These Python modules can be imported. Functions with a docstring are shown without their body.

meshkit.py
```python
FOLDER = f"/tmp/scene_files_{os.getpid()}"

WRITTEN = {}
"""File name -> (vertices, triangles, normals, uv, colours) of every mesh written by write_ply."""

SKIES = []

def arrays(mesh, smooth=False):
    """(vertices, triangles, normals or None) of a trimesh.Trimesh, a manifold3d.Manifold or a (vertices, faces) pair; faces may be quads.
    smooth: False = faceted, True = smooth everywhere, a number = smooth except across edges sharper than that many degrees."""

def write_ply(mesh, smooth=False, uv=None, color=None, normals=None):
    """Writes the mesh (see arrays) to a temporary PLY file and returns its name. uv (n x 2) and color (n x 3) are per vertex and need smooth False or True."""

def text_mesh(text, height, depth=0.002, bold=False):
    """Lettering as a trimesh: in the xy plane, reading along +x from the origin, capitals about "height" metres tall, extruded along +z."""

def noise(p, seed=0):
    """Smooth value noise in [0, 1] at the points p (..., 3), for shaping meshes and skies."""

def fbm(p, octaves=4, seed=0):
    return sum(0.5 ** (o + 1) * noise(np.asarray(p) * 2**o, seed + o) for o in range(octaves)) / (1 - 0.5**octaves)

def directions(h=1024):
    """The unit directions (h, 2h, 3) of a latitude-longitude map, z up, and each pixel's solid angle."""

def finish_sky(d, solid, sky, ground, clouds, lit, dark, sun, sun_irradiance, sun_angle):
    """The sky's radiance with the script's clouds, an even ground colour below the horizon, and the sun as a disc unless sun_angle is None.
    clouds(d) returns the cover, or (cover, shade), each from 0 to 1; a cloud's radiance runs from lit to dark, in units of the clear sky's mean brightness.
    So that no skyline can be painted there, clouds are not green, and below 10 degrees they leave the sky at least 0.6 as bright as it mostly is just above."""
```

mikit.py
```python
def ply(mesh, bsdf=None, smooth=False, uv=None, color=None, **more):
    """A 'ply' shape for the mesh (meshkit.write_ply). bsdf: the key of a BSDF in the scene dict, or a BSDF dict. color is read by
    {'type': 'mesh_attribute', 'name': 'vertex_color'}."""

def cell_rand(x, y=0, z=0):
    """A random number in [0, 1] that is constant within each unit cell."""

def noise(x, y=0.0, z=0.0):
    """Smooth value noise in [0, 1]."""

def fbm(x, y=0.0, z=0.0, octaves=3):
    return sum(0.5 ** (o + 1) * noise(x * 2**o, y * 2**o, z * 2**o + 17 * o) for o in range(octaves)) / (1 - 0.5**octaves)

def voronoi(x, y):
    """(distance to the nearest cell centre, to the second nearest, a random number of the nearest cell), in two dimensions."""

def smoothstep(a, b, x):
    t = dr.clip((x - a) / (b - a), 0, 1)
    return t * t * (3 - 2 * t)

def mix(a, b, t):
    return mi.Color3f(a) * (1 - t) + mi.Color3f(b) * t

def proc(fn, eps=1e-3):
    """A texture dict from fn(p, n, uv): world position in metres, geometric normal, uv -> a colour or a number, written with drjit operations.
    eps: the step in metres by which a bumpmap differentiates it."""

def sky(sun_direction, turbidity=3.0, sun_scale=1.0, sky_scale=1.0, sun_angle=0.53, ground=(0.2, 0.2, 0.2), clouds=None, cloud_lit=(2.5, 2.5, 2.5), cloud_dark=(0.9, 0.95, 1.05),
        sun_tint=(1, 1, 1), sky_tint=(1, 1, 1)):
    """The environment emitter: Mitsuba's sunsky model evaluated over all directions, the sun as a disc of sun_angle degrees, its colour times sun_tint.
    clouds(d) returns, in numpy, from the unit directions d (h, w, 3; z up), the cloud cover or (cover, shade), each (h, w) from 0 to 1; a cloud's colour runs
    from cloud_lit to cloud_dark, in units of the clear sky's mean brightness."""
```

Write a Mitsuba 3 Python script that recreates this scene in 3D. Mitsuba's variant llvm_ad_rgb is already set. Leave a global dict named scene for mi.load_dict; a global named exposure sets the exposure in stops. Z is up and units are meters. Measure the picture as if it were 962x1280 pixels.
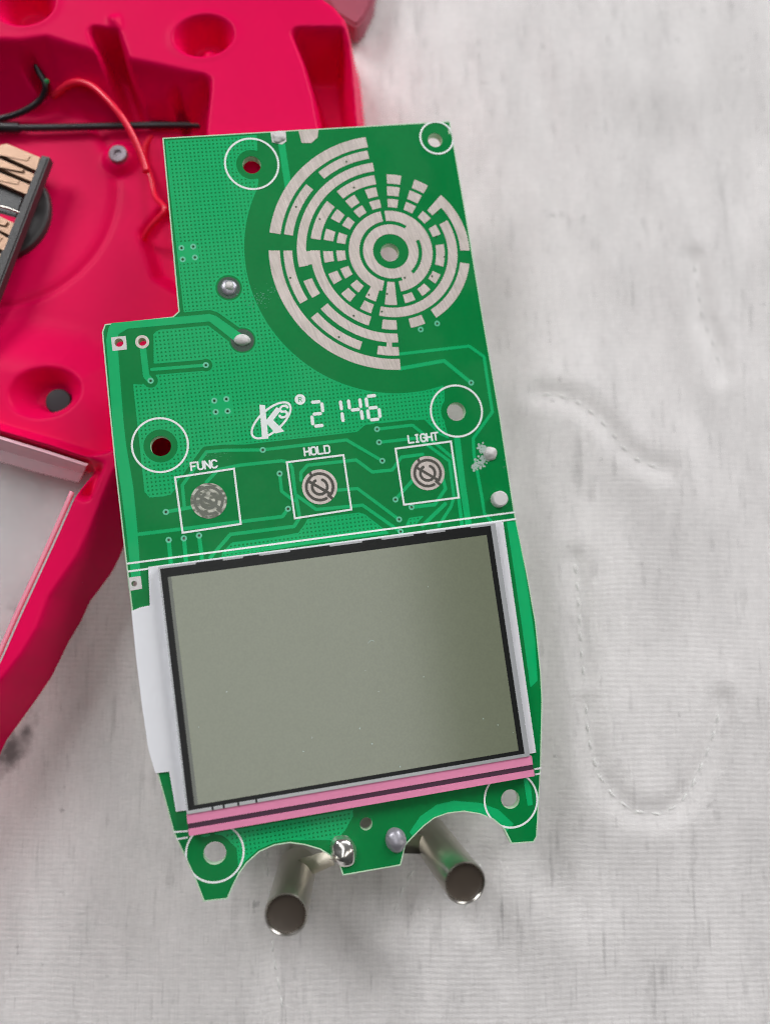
import math, random, numpy as np, trimesh, mitsuba as mi, drjit as dr, mikit, meshkit
import shapely
from shapely.geometry import Polygon, LineString, Point, box, MultiPolygon
from shapely.ops import unary_union
from shapely import affinity

random.seed(7); np.random.seed(7)
T = mi.ScalarTransform4f
scene, labels = {}, {}
MM = 0.001
exposure = 0.34

# ---------------------------------------------------------------- camera (metres, z up, the cloth is z = 0)
CAM = np.array([-12.605, -60.524, 149.846]) * MM
LOOK = np.array([0.05290591, 0.13349077, -0.98963689])
UP = np.array([0.13718305, 0.9806574, 0.13961333])
scene['camera'] = {'type': 'thinlens', 'fov': math.degrees(2 * math.atan(640 / 1100)), 'fov_axis': 'y',
                   'to_world': T().look_at(origin=CAM.tolist(), target=(CAM + LOOK).tolist(), up=UP.tolist()),
                   'aperture_radius': 2.1 * MM, 'focus_distance': 135.0 * MM, 'near_clip': 0.005, 'far_clip': 20.0}

# ---------------------------------------------------------------- window lamps, plus added fill panels
def lamp(key, pos, target, sx, sy, rad):
    scene[key] = {'type': 'rectangle', 'to_world': T().look_at(origin=pos, target=target, up=[0.03, 0.02, 1]) @ T().scale([sx, sy, 1]),
                  'emitter': {'type': 'area', 'radiance': {'type': 'rgb', 'value': rad}}}
    labels[key] = {'kind': 'structure'}
lamp('window_light', [-0.46, 0.60, 0.70], [0, -0.03, 0], 0.19, 0.19, [9.2, 9.25, 9.35])
lamp('window_light_001', [0.98, -0.50, 1.00], [0, -0.03, 0], 0.22, 0.20, [2.6, 2.45, 2.3])
lamp('window_light_002', [0.74, 0.62, 0.54], [0, -0.03, 0], 0.26, 0.30, [6.5, 6.55, 6.65])  # added large soft fill from the upper right, kept clear of board reflections
scene['added_ceiling_panel'] = {'type': 'rectangle', 'to_world': T().translate([0.06, 0.18, 1.9]) @ T().rotate([1, 0, 0], 180) @ T().scale([0.44, 0.95, 1]),
                          'emitter': {'type': 'area', 'radiance': {'type': 'rgb', 'value': [1.45, 1.45, 1.43]}}}
labels['added_ceiling_panel'] = {'kind': 'structure'}  # added glowing panel for room fill, sized so its edge reflects in the display

# ---------------------------------------------------------------- materials
def rgb(c): return {'type': 'rgb', 'value': list(c)}
def tex(fn, eps=1e-4): return mikit.proc(fn, eps)
def plastic(key, col, rough=0.3, spec=0.5, metal=0.0, coat=0.0, coat_gloss=0.9, two=True, sheen=0.0):
    b = {'type': 'principled', 'base_color': rgb(col) if not isinstance(col, dict) else col, 'roughness': rough, 'specular': spec, 'metallic': metal}
    if coat: b['clearcoat'] = coat; b['clearcoat_gloss'] = coat_gloss
    if sheen: b['sheen'] = sheen
    scene[key] = {'type': 'twosided', 'b': b} if two else b
M_ = lambda v: v * 1000.0

def cloth_col(p, n, uv):
    x, y = M_(p.x), M_(p.y)
    u, v = x * .98 - y * .14, x * .14 + y * .98
    wob = mikit.fbm(u * .045, v * .05, 3., 2) * 1.6
    rib = dr.sin((v + wob) * 6.2832 / .86)
    fine = mikit.noise(u * 4.2, v * .5, 9.) - .5
    weave = mikit.noise(u * 3.1, v * 4.4, 41.) + mikit.noise(u * 1.3, v * 4.4, 43.) - 1.
    nub = mikit.smoothstep(.62, .9, mikit.fbm(u * 1.2, v * .22, 88., 3))
    fine2 = mikit.noise(u * 1.1, v * 6.0, 21.) - .5
    slub = mikit.smoothstep(.66, .92, mikit.fbm(u * .85, v * .095, 31., 3)) * mikit.smoothstep(.35, .75, mikit.noise(u * .07, v * .06, 5.))
    specks = mikit.smoothstep(.74, .95, mikit.fbm(u * .75, v * .55, 77., 3)) * mikit.smoothstep(.5, .8, mikit.noise(u * .16, v * .07, 15.))
    blot = mikit.fbm(u * .045, v * .03, 51., 3) - .5
    blot2 = mikit.fbm(u * .24, v * .085, 61., 3) - .5
    k = 1 + .18 * blot2 + .030 * rib * mikit.smoothstep(.2, .6, mikit.noise(u * .05, v * .05, 2.)) + (.075 * fine + .06 * fine2 + .055 * weave - .13 * nub) - .22 * slub - .34 * specks + .10 * blot
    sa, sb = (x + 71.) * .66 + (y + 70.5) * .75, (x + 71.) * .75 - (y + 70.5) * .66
    dark_patch = mikit.smoothstep(4.4, 1.4, dr.sqrt(dr.square(sb) + dr.square(sa * .36)) + mikit.fbm(x * .6, y * .6, 8.) * 2.6)  # elongated darker patch beside the lower left housing edge
    k = k * (1 - .75 * dark_patch)
    return mi.Color3f(.70, .675, .667) * k
def cloth_bump(p, n, uv):
    x, y = M_(p.x), M_(p.y)
    u, v = x * .98 - y * .14, x * .14 + y * .98
    wob = mikit.fbm(u * .045, v * .05, 3., 2) * 1.6
    rib = dr.sin((v + wob) * 6.2832 / .86)
    return .000014 * rib + .000035 * mikit.noise(u * 2.6, v * .7, 9.) + .00003 * mikit.noise(u * .8, v * 2.0, 4.)
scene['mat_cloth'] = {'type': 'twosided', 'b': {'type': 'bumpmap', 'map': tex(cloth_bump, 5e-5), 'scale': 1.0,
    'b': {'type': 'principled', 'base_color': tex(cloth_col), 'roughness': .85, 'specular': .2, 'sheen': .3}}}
def red_col(p, n, uv):
    x, y, z = M_(p.x), M_(p.y), M_(p.z)
    k = .94 + .12 * mikit.fbm(x * .08, y * .08, z * .08)
    return mi.Color3f(.77, .002, .082) * k
plastic('mat_red', tex(red_col), .40, .07)
plastic('mat_red_pale', (.34, .060, .10), .45)
def mask_col(p, n, uv):
    x, y = M_(p.x), M_(p.y)
    k = .93 + .14 * mikit.fbm(x * .11, y * .11, 3., 3) + .05 * (mikit.noise(x * 3., y * 3., 6.) - .5)
    return mi.Color3f(.0006, .200, .046) * k
def mask_rough(p, n, uv):
    x, y = M_(p.x), M_(p.y)
    return .22 + .22 * mikit.smoothstep(.4, .7, mikit.fbm(x * .16, y * .16, 9., 4)) + .06 * mikit.noise(x * 1.5, y * .4, 2.)
plastic('mat_mask', tex(mask_col), .28, .13)
scene['mat_mask']['b']['roughness'] = tex(mask_rough)
plastic('mat_copper', (.002, .410, .130), .30, .18)
scene['mat_copper']['b']['roughness'] = tex(mask_rough)
plastic('mat_via', (.10, .50, .30), .3, .5)
plastic('mat_fibre', (.46, .64, .46), .6)
def pad_col(p, n, uv):
    x, y = M_(p.x), M_(p.y)
    s = mikit.fbm((x - y) * .5, (x + y) * .5, 3., 3)
    sc = mikit.noise((x * .97 + y * .24) * 9., (y * .97 - x * .24) * .5, 4.)
    return mikit.mix((.53, .475, .425), (.63, .55, .52), s) * (.82 + .28 * sc)
plastic('mat_tin', tex(pad_col), .40, .5, metal=.35)
def worn_col(p, n, uv):
    x, y = M_(p.x), M_(p.y)
    return mikit.mix((.10, .11, .085), (.40, .40, .345), mikit.smoothstep(.35, .7, mikit.fbm(x * 1.6 + y * .6, y * 2.4, 6., 3)))
plastic('mat_tin_worn', tex(worn_col), .3, .5, metal=.35)
plastic('mat_channel', (.060, .056, .046), .5)
plastic('mat_silk', (.76, .80, .78), .55)
plastic('mat_solder', (.74, .72, .69), .22, .5, metal=.9)
plastic('mat_solder_dull', (.62, .60, .59), .55, .4, metal=.08)
plastic('mat_solder_grey', (.34, .33, .37), .35, .5, metal=.4)
plastic('mat_flux_dark', (.020, .060, .035), .25, .4)
plastic('mat_flux', (.085, .095, .07), .25, .6)
plastic('mat_residue', (.36, .46, .41), .6, .3)
plastic('mat_film', (.07, .30, .16), .6, .3)
plastic('mat_sheet', (.76, .765, .80), .5)
plastic('mat_lightguide', (.66, .66, .69), .3)
plastic('mat_glass_edge', (.36, .37, .38), .12, .6)
plastic('mat_border', (.008, .009, .009), .3, .2)
plastic('mat_border_strip', (.12, .13, .11), .2, .5)
def lcd_col(p, n, uv):
    x, y = M_(p.x), M_(p.y)
    g = mikit.noise(x * 5., y * 5., 1.) - .5
    return mi.Color3f(.168, .187, .126) * (1 + .10 * g)
def lcd_rough(p, n, uv):
    x, y = M_(p.x), M_(p.y)
    return .13 + .05 * mikit.noise(x * .3, y * .3, 6.)
scene['mat_lcd'] = {'type': 'twosided', 'b': {'type': 'principled', 'base_color': tex(lcd_col), 'roughness': .15, 'specular': .85, 'clearcoat': .2, 'clearcoat_gloss': .9}}
plastic('mat_pink', (.74, .235, .40), .55)
plastic('mat_purple', (.050, .012, .035), .5)
plastic('mat_jack_cap', (.055, .042, .032), .35)
plastic('mat_nickel', (.66, .63, .57), .27, .5, metal=1.0)
plastic('mat_black', (.022, .022, .023), .35)
plastic('mat_black_bar', (.040, .039, .040), .45)
plastic('mat_brass', (.40, .25, .17), .42, .5, metal=.55)
plastic('mat_wire_black', (.016, .014, .018), .32, .6)
plastic('mat_wire_red', (.85, .015, .055), .28, .6)
plastic('mat_wire_green', (.02, .30, .10), .4)
plastic('mat_plug', (.026, .024, .028), .55, .3)
plastic('mat_screw', (.26, .22, .25), .45, .5, metal=.3)
plastic('mat_thread', (.76, .755, .74), .8)
plastic('mat_lens_edge', (.86, .30, .40), .3)
plastic('mat_lens_wall', (.78, .50, .57), .3)
plastic('mat_lens_wall_lit', (.93, .78, .84), .3)  # lighter copy of the lens wall, caught light put into the colour
scene['mat_lens'] = {'type': 'blendbsdf', 'weight': .22, 'a': {'type': 'thindielectric', 'int_ior': 1.45}, 'b': {'type': 'twosided', 'b': {'type': 'diffuse', 'reflectance': rgb((.74, .78, .80))}}}

# ---------------------------------------------------------------- helpers
used = {}
def numbered(key):
    n = used.get(key, -1) + 1; used[key] = n
    return key if n == 0 else f'{key}_{n:03d}'
def polys(g):
    if g.is_empty: return []
    return [a for a in getattr(g, 'geoms', [g]) if a.geom_type == 'Polygon' and a.area > 1e-3]
def extr(g, z0, z1):
    ms = []
    for a in polys(g):
        m = trimesh.creation.extrude_polygon(a, z1 - z0, engine='earcut'); m.apply_translation([0, 0, z0]); ms.append(m)
    return trimesh.util.concatenate(ms)
def put(key, mesh, mat, smooth=False, world=None, scale=MM, **lab):
    key = numbered(key)
    m = mesh.copy() if isinstance(mesh, trimesh.Trimesh) else trimesh.Trimesh(*mesh, process=False)
    if not isinstance(m, trimesh.Trimesh): raise ValueError
    m.vertices = np.asarray(m.vertices) * scale
    more = {} if world is None else {'to_world': world}
    scene[key] = mikit.ply(m, mat, smooth=smooth, **more)
    if lab: labels[key] = lab
    return key
def tube(pts, rad, n=14, sub=8, caps=True):
    pts = np.asarray(pts, float)
    if len(pts) > 2:
        from scipy.interpolate import CubicSpline
        s = np.r_[0, np.cumsum(np.linalg.norm(np.diff(pts, axis=0), axis=1))]
        pts = CubicSpline(s, pts)(np.linspace(0, s[-1], sub * len(pts)))
    t = np.gradient(pts, axis=0); t /= np.linalg.norm(t, axis=1, keepdims=True)
    up = np.array([0, 0, 1.]) if abs(t[0][2]) < .9 else np.array([1., 0, 0])
    rows = []
    rad = np.broadcast_to(rad, len(pts))
    for p, d, r in zip(pts, t, rad):
        a = np.cross(d, up); a /= np.linalg.norm(a); b = np.cross(d, a); up = -np.cross(d, a) if False else up
        th = np.arange(n) * 2 * np.pi / n
        rows.append(p + r * (np.cos(th)[:, None] * a + np.sin(th)[:, None] * b))
    v = np.vstack(rows); f = []
    for i in range(len(pts) - 1):
        for j in range(n):
            k = (j + 1) % n; f += [[i*n+j, i*n+k, (i+1)*n+k], [i*n+j, (i+1)*n+k, (i+1)*n+j]]
    if caps:
        v = np.vstack([v, pts[0], pts[-1]]); c0, c1 = len(v) - 2, len(v) - 1
        for j in range(n):
            k = (j + 1) % n; f += [[c0, k, j], [c1, (len(pts)-1)*n+j, (len(pts)-1)*n+k]]
    m = trimesh.Trimesh(v, f, process=False); m.fix_normals(); return m
def revolve(profile, n=40):
    m = trimesh.creation.revolve(np.asarray(profile, float), sections=n); return m
def circ(c, r, q=24): return Point(*c).buffer(r, quad_segs=q)
def dome(c, r, h, z0, squash=1.0, ang=0.0, seed=0, lump=.08):
    m = trimesh.creation.icosphere(subdivisions=3)
    v = m.vertices.copy()
    nz = meshkit.noise(v * 1.7 + seed * 13.7) - .5
    v *= (1 + lump * 2 * nz)[:, None]
    v[:, 2] = np.where(v[:, 2] < -.05, -.05, v[:, 2])
    v = v * [r, r * squash, h]
    ca, sa = math.cos(ang), math.sin(ang)
    v = np.c_[v[:, 0]*ca - v[:, 1]*sa, v[:, 0]*sa + v[:, 1]*ca, v[:, 2]]
    m.vertices = v + [c[0], c[1], z0]; return m

# ---------------------------------------------------------------- measured outlines, in millimetres
OUTLINE = [(-33.48,21.76),(-8.44,21.64),(13.12,21.54),(13.49,5.79),(13.68,-9.14),(14.08,-28.45),(14.06,-44.06),(14.61,-54.14),(14.81,-61.78),(14.4,-69.63),(13.95,-73.93),(12.17,-83.65),(9.87,-94.09),(9.25,-94.83),(5.69,-94.45)]
NOTCH_R = [(4.89,-92.07),(3.45,-90.43),(1.53,-89.29),(-0.88,-88.49),(-3.35,-88.34),(-5.49,-88.69),(-7.27,-89.58),(-9.1,-90.85),(-10.4,-91.83)]
TAB = [(-11.55,-94.63),(-20.35,-94.54)]
NOTCH_L = [(-20.66,-93.02),(-21.88,-91.36),(-23.23,-90.23),(-25.34,-89.23),(-27.49,-88.55),(-29.74,-88.51),(-31.97,-89.05),(-33.96,-90.31),(-35.2,-91.53),(-36.29,-93.11)]
OUTLINE_L = [(-37.35,-94.86),(-40.81,-94.62),(-41.66,-91.23),(-42.66,-88.07),(-43.91,-84.28),(-44.63,-79.48),(-45.3,-75.21),(-46.03,-70.45),(-46.26,-61.62),(-46.26,-51.38),(-46.32,-42.71),(-46.33,-30.73),(-46.18,-18.6),(-46.0,-8.64),(-45.45,-7.43),(-35.19,-7.21),(-34.25,-6.47)]
HOLES = [(-20.11,16.3,1.45),(10.15,18.41,1.2),(0.01,0.07,1.5),(-39.28,-27.18,1.55),(7.03,-26.94,1.5),(-38.4,-88.09,1.65),(6.56,-87.84,1.45),(-15.89,-87.74,0.95),(-43.65,-10.57,0.65),(-40.19,-10.79,0.62),(-45.44,-47.41,0.42)]
VIAS = [(-39.62,-16.97),(-31.08,-15.39),(-24.08,-29.57),(-21.99,-33.53),(-21.4,-39.11),(-39.65,-37.31),(-39.72,-41.57),(-37.47,-41.62),(-35.19,-41.49),(-30.47,-21.1),(-28.63,-21.04),(-30.47,-22.86),(-28.66,-22.94),(-32.6,3.57),(-30.79,3.62),(-32.63,1.71),(-30.73,1.86),(-6.02,-28.34),(-5.99,-30.46),(-5.89,-33.42),(-4.67,-39.74),(-2.32,-41.24),(-4.54,-42.9),(-4.56,-44.82),(10.12,-22.56),(3.2,-13.07),(6.01,-12.35)]
PADVIAS = [(-4.95,15.69),(-14.0,8.77),(-10.49,6.49),(-4.34,11.27),(-16.4,-2.75),(-7.21,-9.82),(-10.01,-13.02),(-4.35,-6.63),(-1.4,-6.75),(-2.64,-9.57),(1.82,-4.37),(6.3,-4.52),(8.79,-1.5),(7.97,2.02),(8.75,6.03)]
BUS = [(-44.38,-7.4),(-29.57,-7.36),(-28.63,-7.77),(-24.84,-11.23),(-25.64,-12.69),(-29.71,-8.57),(-42.1,-8.51),(-43.62,-9.25),(-43.92,-11.99),(-44.11,-16.99),(-44.31,-23.2),(-44.32,-26.54),(-43.98,-32.73),(-44.07,-38.82),(-44.23,-42.81),(-44.47,-48.2),(-45.78,-48.38),(-45.73,-42.61),(-45.7,-38.62),(-45.8,-32.51),(-46.07,-26.33),(-45.69,-16.82),(-45.49,-9.95),(-44.93,-8.11)]
TRACES = [([(-40.2,-10.85),(-40.19,-16.15),(-39.62,-16.97)],0.95),([(-39.25,-15.24),(-31.08,-15.39)],0.5),([(-5.89,-33.42),(-11.02,-29.5),(-24.26,-29.55),(-29.95,-28.95),(-32.61,-28.89),(-36.77,-33.55),(-36.85,-36.8)],0.5),([(-33.17,-33.55),(-31.14,-31.81),(-27.82,-31.52),(-21.43,-31.58),(-20.29,-31.97),(-19.99,-32.89),(-20.02,-37.03),(-17.15,-39.76),(-9.91,-39.98),(-4.62,-44.81)],0.52),([(-39.65,-37.31),(-35.74,-37.06)],0.55),([(-18.88,-34.91),(-18.74,-33.79),(-17.6,-32.74),(-9.94,-32.81),(-7.7,-34.99),(-4.52,-35.05),(-2.79,-33.2),(0.64,-33.16)],0.52),([(-13.93,-37.15),(-10.36,-37.29),(-4.6,-42.86)],0.5),([(-21.99,-33.53),(-22.03,-36.28),(-20.39,-37.98)],0.5),([(-44.17,-40.15),(-22.4,-40.19),(-21.4,-39.11)],0.55),([(-33.93,-45.02),(-30.54,-41.91),(-24.22,-41.92),(-20.84,-41.92),(-19.81,-40.68),(-19.96,-37.53)],0.55),([(-39.72,-41.57),(-39.81,-45.45)],0.6),([(-37.47,-41.62),(-37.56,-45.51)],0.6),([(-35.19,-41.49),(-35.18,-45.46)],0.6),([(-6.02,-28.34),(-0.35,-28.33),(3.16,-31.9),(5.41,-34.36)],0.5),([(-5.99,-30.46),(0.25,-30.47),(4.76,-34.74),(4.62,-40.57),(3.89,-42.02),(1.56,-44.66)],0.5),([(6.5,-31.38),(6.31,-37.95),(6.3,-45.01)],1.0),([(5.41,-34.36),(5.39,-39.77),(5.25,-45.13)],0.55),([(-1.17,-16.72),(10.69,-16.56),(12.86,-18.54),(12.84,-21.72),(12.87,-27.66),(9.11,-31.55),(8.85,-34.12),(9.11,-41.13),(9.11,-43.7),(9.97,-44.96)],0.5),([(-1.11,-19.08),(6.23,-18.53),(10.12,-22.56)],0.62),([(-4.67,-39.74),(-1.61,-37.12)],0.55),([(-2.32,-41.24),(1.4,-41.32),(3.48,-39.02),(3.28,-37.33)],0.55),([(-0.97,-44.33),(3.07,-41.4)],0.6),([(-14.95,19.43),(-14.81,11.9)],1.1)]
STRIPE = [(12.77,-45.57),(14.07,-45.74),(14.27,-56.25),(14.17,-64.46),(13.58,-70.64),(12.56,-71.35),(12.69,-62.99),(12.76,-54.14)]
ARCBAND = [(-9.4,-90.04),(-7.59,-88.17),(-4.85,-86.89),(-2.2,-86.73),(1.81,-87.77),(4.38,-89.17),(6.31,-91.55),(4.89,-92.51),(3.43,-90.57),(1.5,-89.46),(-0.91,-88.69),(-3.38,-88.51),(-5.51,-88.87),(-7.29,-89.75),(-8.92,-90.96)]
ARCBAR = [(9.37,-85.03),(9.88,-86.7),(9.76,-89.11),(9.24,-89.14),(9.19,-85.36)]
POUR_TL = [(-33.17,21.21),(-18.7,21.17),(-19.39,13.58),(-19.87,11.75),(-11.41,-0.87),(-12.6,-9.96),(-2.44,-10.94),(2.71,-11.44),(5.63,-23.06),(4.86,-28.72),(5.21,-31.23),(3.66,-30.27),(1.69,-27.65),(-7.73,-27.44),(-9.22,-28.42),(-27.44,-28.43),(-32.68,-28.44),(-35.59,-31.65),(-38.58,-34.74),(-39.68,-34.91),(-41.8,-34.83),(-42.41,-33.9),(-42.27,-17.19),(-40.93,-17.45),(-40.31,-16.14),(-38.85,-14.4),(-38.39,-9.76),(-37.85,-9.31),(-33.32,-7.96),(-33.45,-5.9)]
POUR_C = [(-30.45,-43.15),(-24.38,-43.2),(-20.3,-42.98),(-19.15,-41.76),(-18.69,-41.07),(-10.68,-41.04),(-9.73,-41.45),(-6.29,-44.91),(-8.44,-44.89),(-19.68,-44.92),(-32.27,-45.24),(-32.05,-44.41)]
POUR_D = [(-2.94,-42.88),(1.45,-42.73),(2.21,-42.83),(0.58,-44.28),(-3.91,-44.34)]
POUR_E = [(-41.37,-85.22),(-17.57,-85.33),(-17.69,-86.26),(-19.16,-88.13),(-20.64,-89.28),(-27.43,-88.1),(-32.23,-88.66),(-34.29,-90.14),(-35.32,-90.88),(-35.19,-87.91),(-36.82,-86.01)]
SILKC = [(-20.08,16.42,4.35),(10.47,18.73,2.9),(-39.34,-27.05,4.3),(7.04,-26.87,4.3),(-38.39,-88.04,4.3),(6.62,-87.91,4.3)]
BOXES = [[(-37.7,-32.26),(-28.79,-31.96),(-28.8,-40.53),(-37.55,-40.76)],[(-20.67,-31.92),(-11.83,-31.82),(-11.74,-40.44),(-20.56,-40.71)],[(-3.55,-31.77),(5.42,-31.64),(5.39,-40.67),(-3.46,-40.72)]]
DLINES = [[(-46.2,-44.32),(14.32,-44.1)],[(-46.16,-45.5),(14.29,-45.19)],[(-43.89,-84.1),(-41.84,-84.28)],[(-43.67,-85.17),(-41.94,-85.18)],[(10.95,-84.0),(12.12,-83.99)],[(10.96,-84.8),(11.93,-84.79)]]
BUTTONS = [(-33.14,-36.4),(-16.14,-36.33),(0.98,-36.22)]
TEXTC = [(-33.21,-30.88),(-15.83,-30.63),(1.08,-30.54)]
DIGITS = [(-15.01,-24.89),(-11.16,-24.91),(-8.99,-24.89),(-6.18,-24.88)]
LOGO = [(-22.22,-25.11),(-17.38,-22.33)]
PADSQ = [[(-16.47,21.56),(-14.03,21.6),(-14.13,19.78),(-14.96,19.3),(-16.44,19.8)],[(-11.98,21.47),(-8.73,21.46),(-9.04,20.12),(-10.19,19.24),(-11.73,19.35)],[(-44.74,-9.64),(-42.52,-9.61),(-42.58,-11.75),(-44.73,-11.78)],[(-46.14,-46.41),(-44.39,-46.41),(-44.37,-48.33),(-46.13,-48.39)]]
SOLDER = [(-26.13,-3.48,1.3),(-25.07,-12.04,1.3),(11.46,-34.29,1.15),(11.71,-41.77,1.3),(-19.82,-90.83,2.0),(-11.79,-90.81,1.75)]
SHEET = [(-43.05,-45.27),(-43.45,-50.98),(-44.86,-51.08),(-46.18,-51.43),(-46.27,-58.53),(-46.2,-65.24),(-46.0,-71.67),(-45.4,-75.24),(-43.43,-75.34),(-43.12,-81.16),(-41.34,-81.23),(11.51,-81.4),(11.55,-73.77),(11.77,-45.48),(10.35,-45.3)]
GLASS = [(-41.22,-45.9),(9.11,-45.77),(9.29,-80.58),(-41.01,-80.93)]
GLASSB = [(-41.36,-45.58),(10.05,-45.51),(10.02,-81.18),(-41.36,-81.55)]
VIEW = [(-39.6,-47.31),(8.23,-46.98),(8.52,-80.22),(-40.33,-80.42)]
ZEB = [[(-41.42,-81.69),(10.35,-81.48),(10.41,-82.7),(-41.51,-82.98)],[(-41.51,-82.98),(10.41,-82.7),(10.33,-83.47),(-41.59,-83.7)],[(-41.59,-83.7),(10.33,-83.47),(10.28,-84.37),(-41.78,-84.8)]]
WALL_TOP = [(-62.39,44.51),(-57.16,44.61),(-53.94,44.08),(-49.59,44.29),(-45.56,42.35),(-42.4,40.95),(-41.14,40.36),(-37.97,39.11),(-31.6,36.88),(-27.79,35.41),(-24.62,34.15),(-23.8,33.18),(-23.99,31.61),(-25.64,24.22)]
SLOT = [(-41.22,43.58),(-38.17,42.34),(-37.75,38.64),(-41.55,40.26)]
CLIP = [(-38.84,46.15),(-37.63,46.3),(-37.43,44.37),(-38.56,44.94)]
RECESS = [(-8.26,39.94),(-1.34,39.11),(-0.93,37.14),(-1.1,29.11),(-1.72,19.82),(-6.1,19.94),(-6.05,23.22),(-6.27,28.58),(-7.05,34.79)]
HOLE1 = [(-52.45,50.5),(-23.8,41.21)]
PLAT = [(-72.29,-1.43),(-64.53,-3.3),(-58.08,-5.28),(-53.73,-7.12),(-49.57,-10.75),(-47.85,-16.11)]
PLUGHOLE = [(-57.31,-14.28)]
PLUG = [(-56.55,-14.59)]
RING = [(-42.52,28.1),(-44.19,21.43),(-46.74,14.21),(-52.89,8.3),(-60.06,5.55),(-65.6,5.11)]
SCREWRING = [(-41.69,27.2)]
POCKET = [(-39.4,13.27),(-36.22,16.63),(-33.45,17.34),(-34.03,2.14),(-37.88,5.31)]
NOTCHSLIT = [(-51.07,-28.45),(-50.12,-27.67),(-48.45,-28.55),(-51.03,-33.22),(-52.21,-32.54)]
WIN_TOP = [(-73.51,-16.79),(-63.87,-21.38),(-57.13,-24.52),(-50.89,-27.6)]
WIN_MID = [(-75.66,-17.64),(-65.73,-22.37),(-58.77,-25.48),(-52.81,-28.18)]
WIN_MID2 = [(-75.88,-17.49),(-65.91,-22.24),(-58.93,-25.35),(-52.95,-28.06)]
WIN_LOW = [(-77.37,-18.78),(-67.2,-23.47),(-60.08,-26.65),(-54.72,-28.76)]
BAR = [(-53.56,26.36),(-52.02,25.74),(-60.97,6.41),(-71.67,-16.65),(-73.45,-15.08),(-61.87,9.6)]
STRIPS = [[(-59.02,29.13),(-53.6,25.84),(-54.62,23.38),(-62.77,28.58)],[(-61.29,27.24),(-54.9,23.12),(-55.57,21.63),(-63.59,26.52)],[(-63.02,25.44),(-55.73,21.22),(-56.56,19.32),(-64.44,24.18)],[(-63.62,18.09),(-58.79,14.78),(-59.77,12.51),(-64.47,15.65)],[(-63.85,15.29),(-59.94,12.11),(-61.04,9.87),(-65.34,12.94)],[(-64.09,12.22),(-61.33,9.49),(-62.43,7.26),(-66.8,10.89)]]
KNOBREDGE = [(-53.25,20.0),(-54.46,15.98),(-57.38,14.13)]
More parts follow.
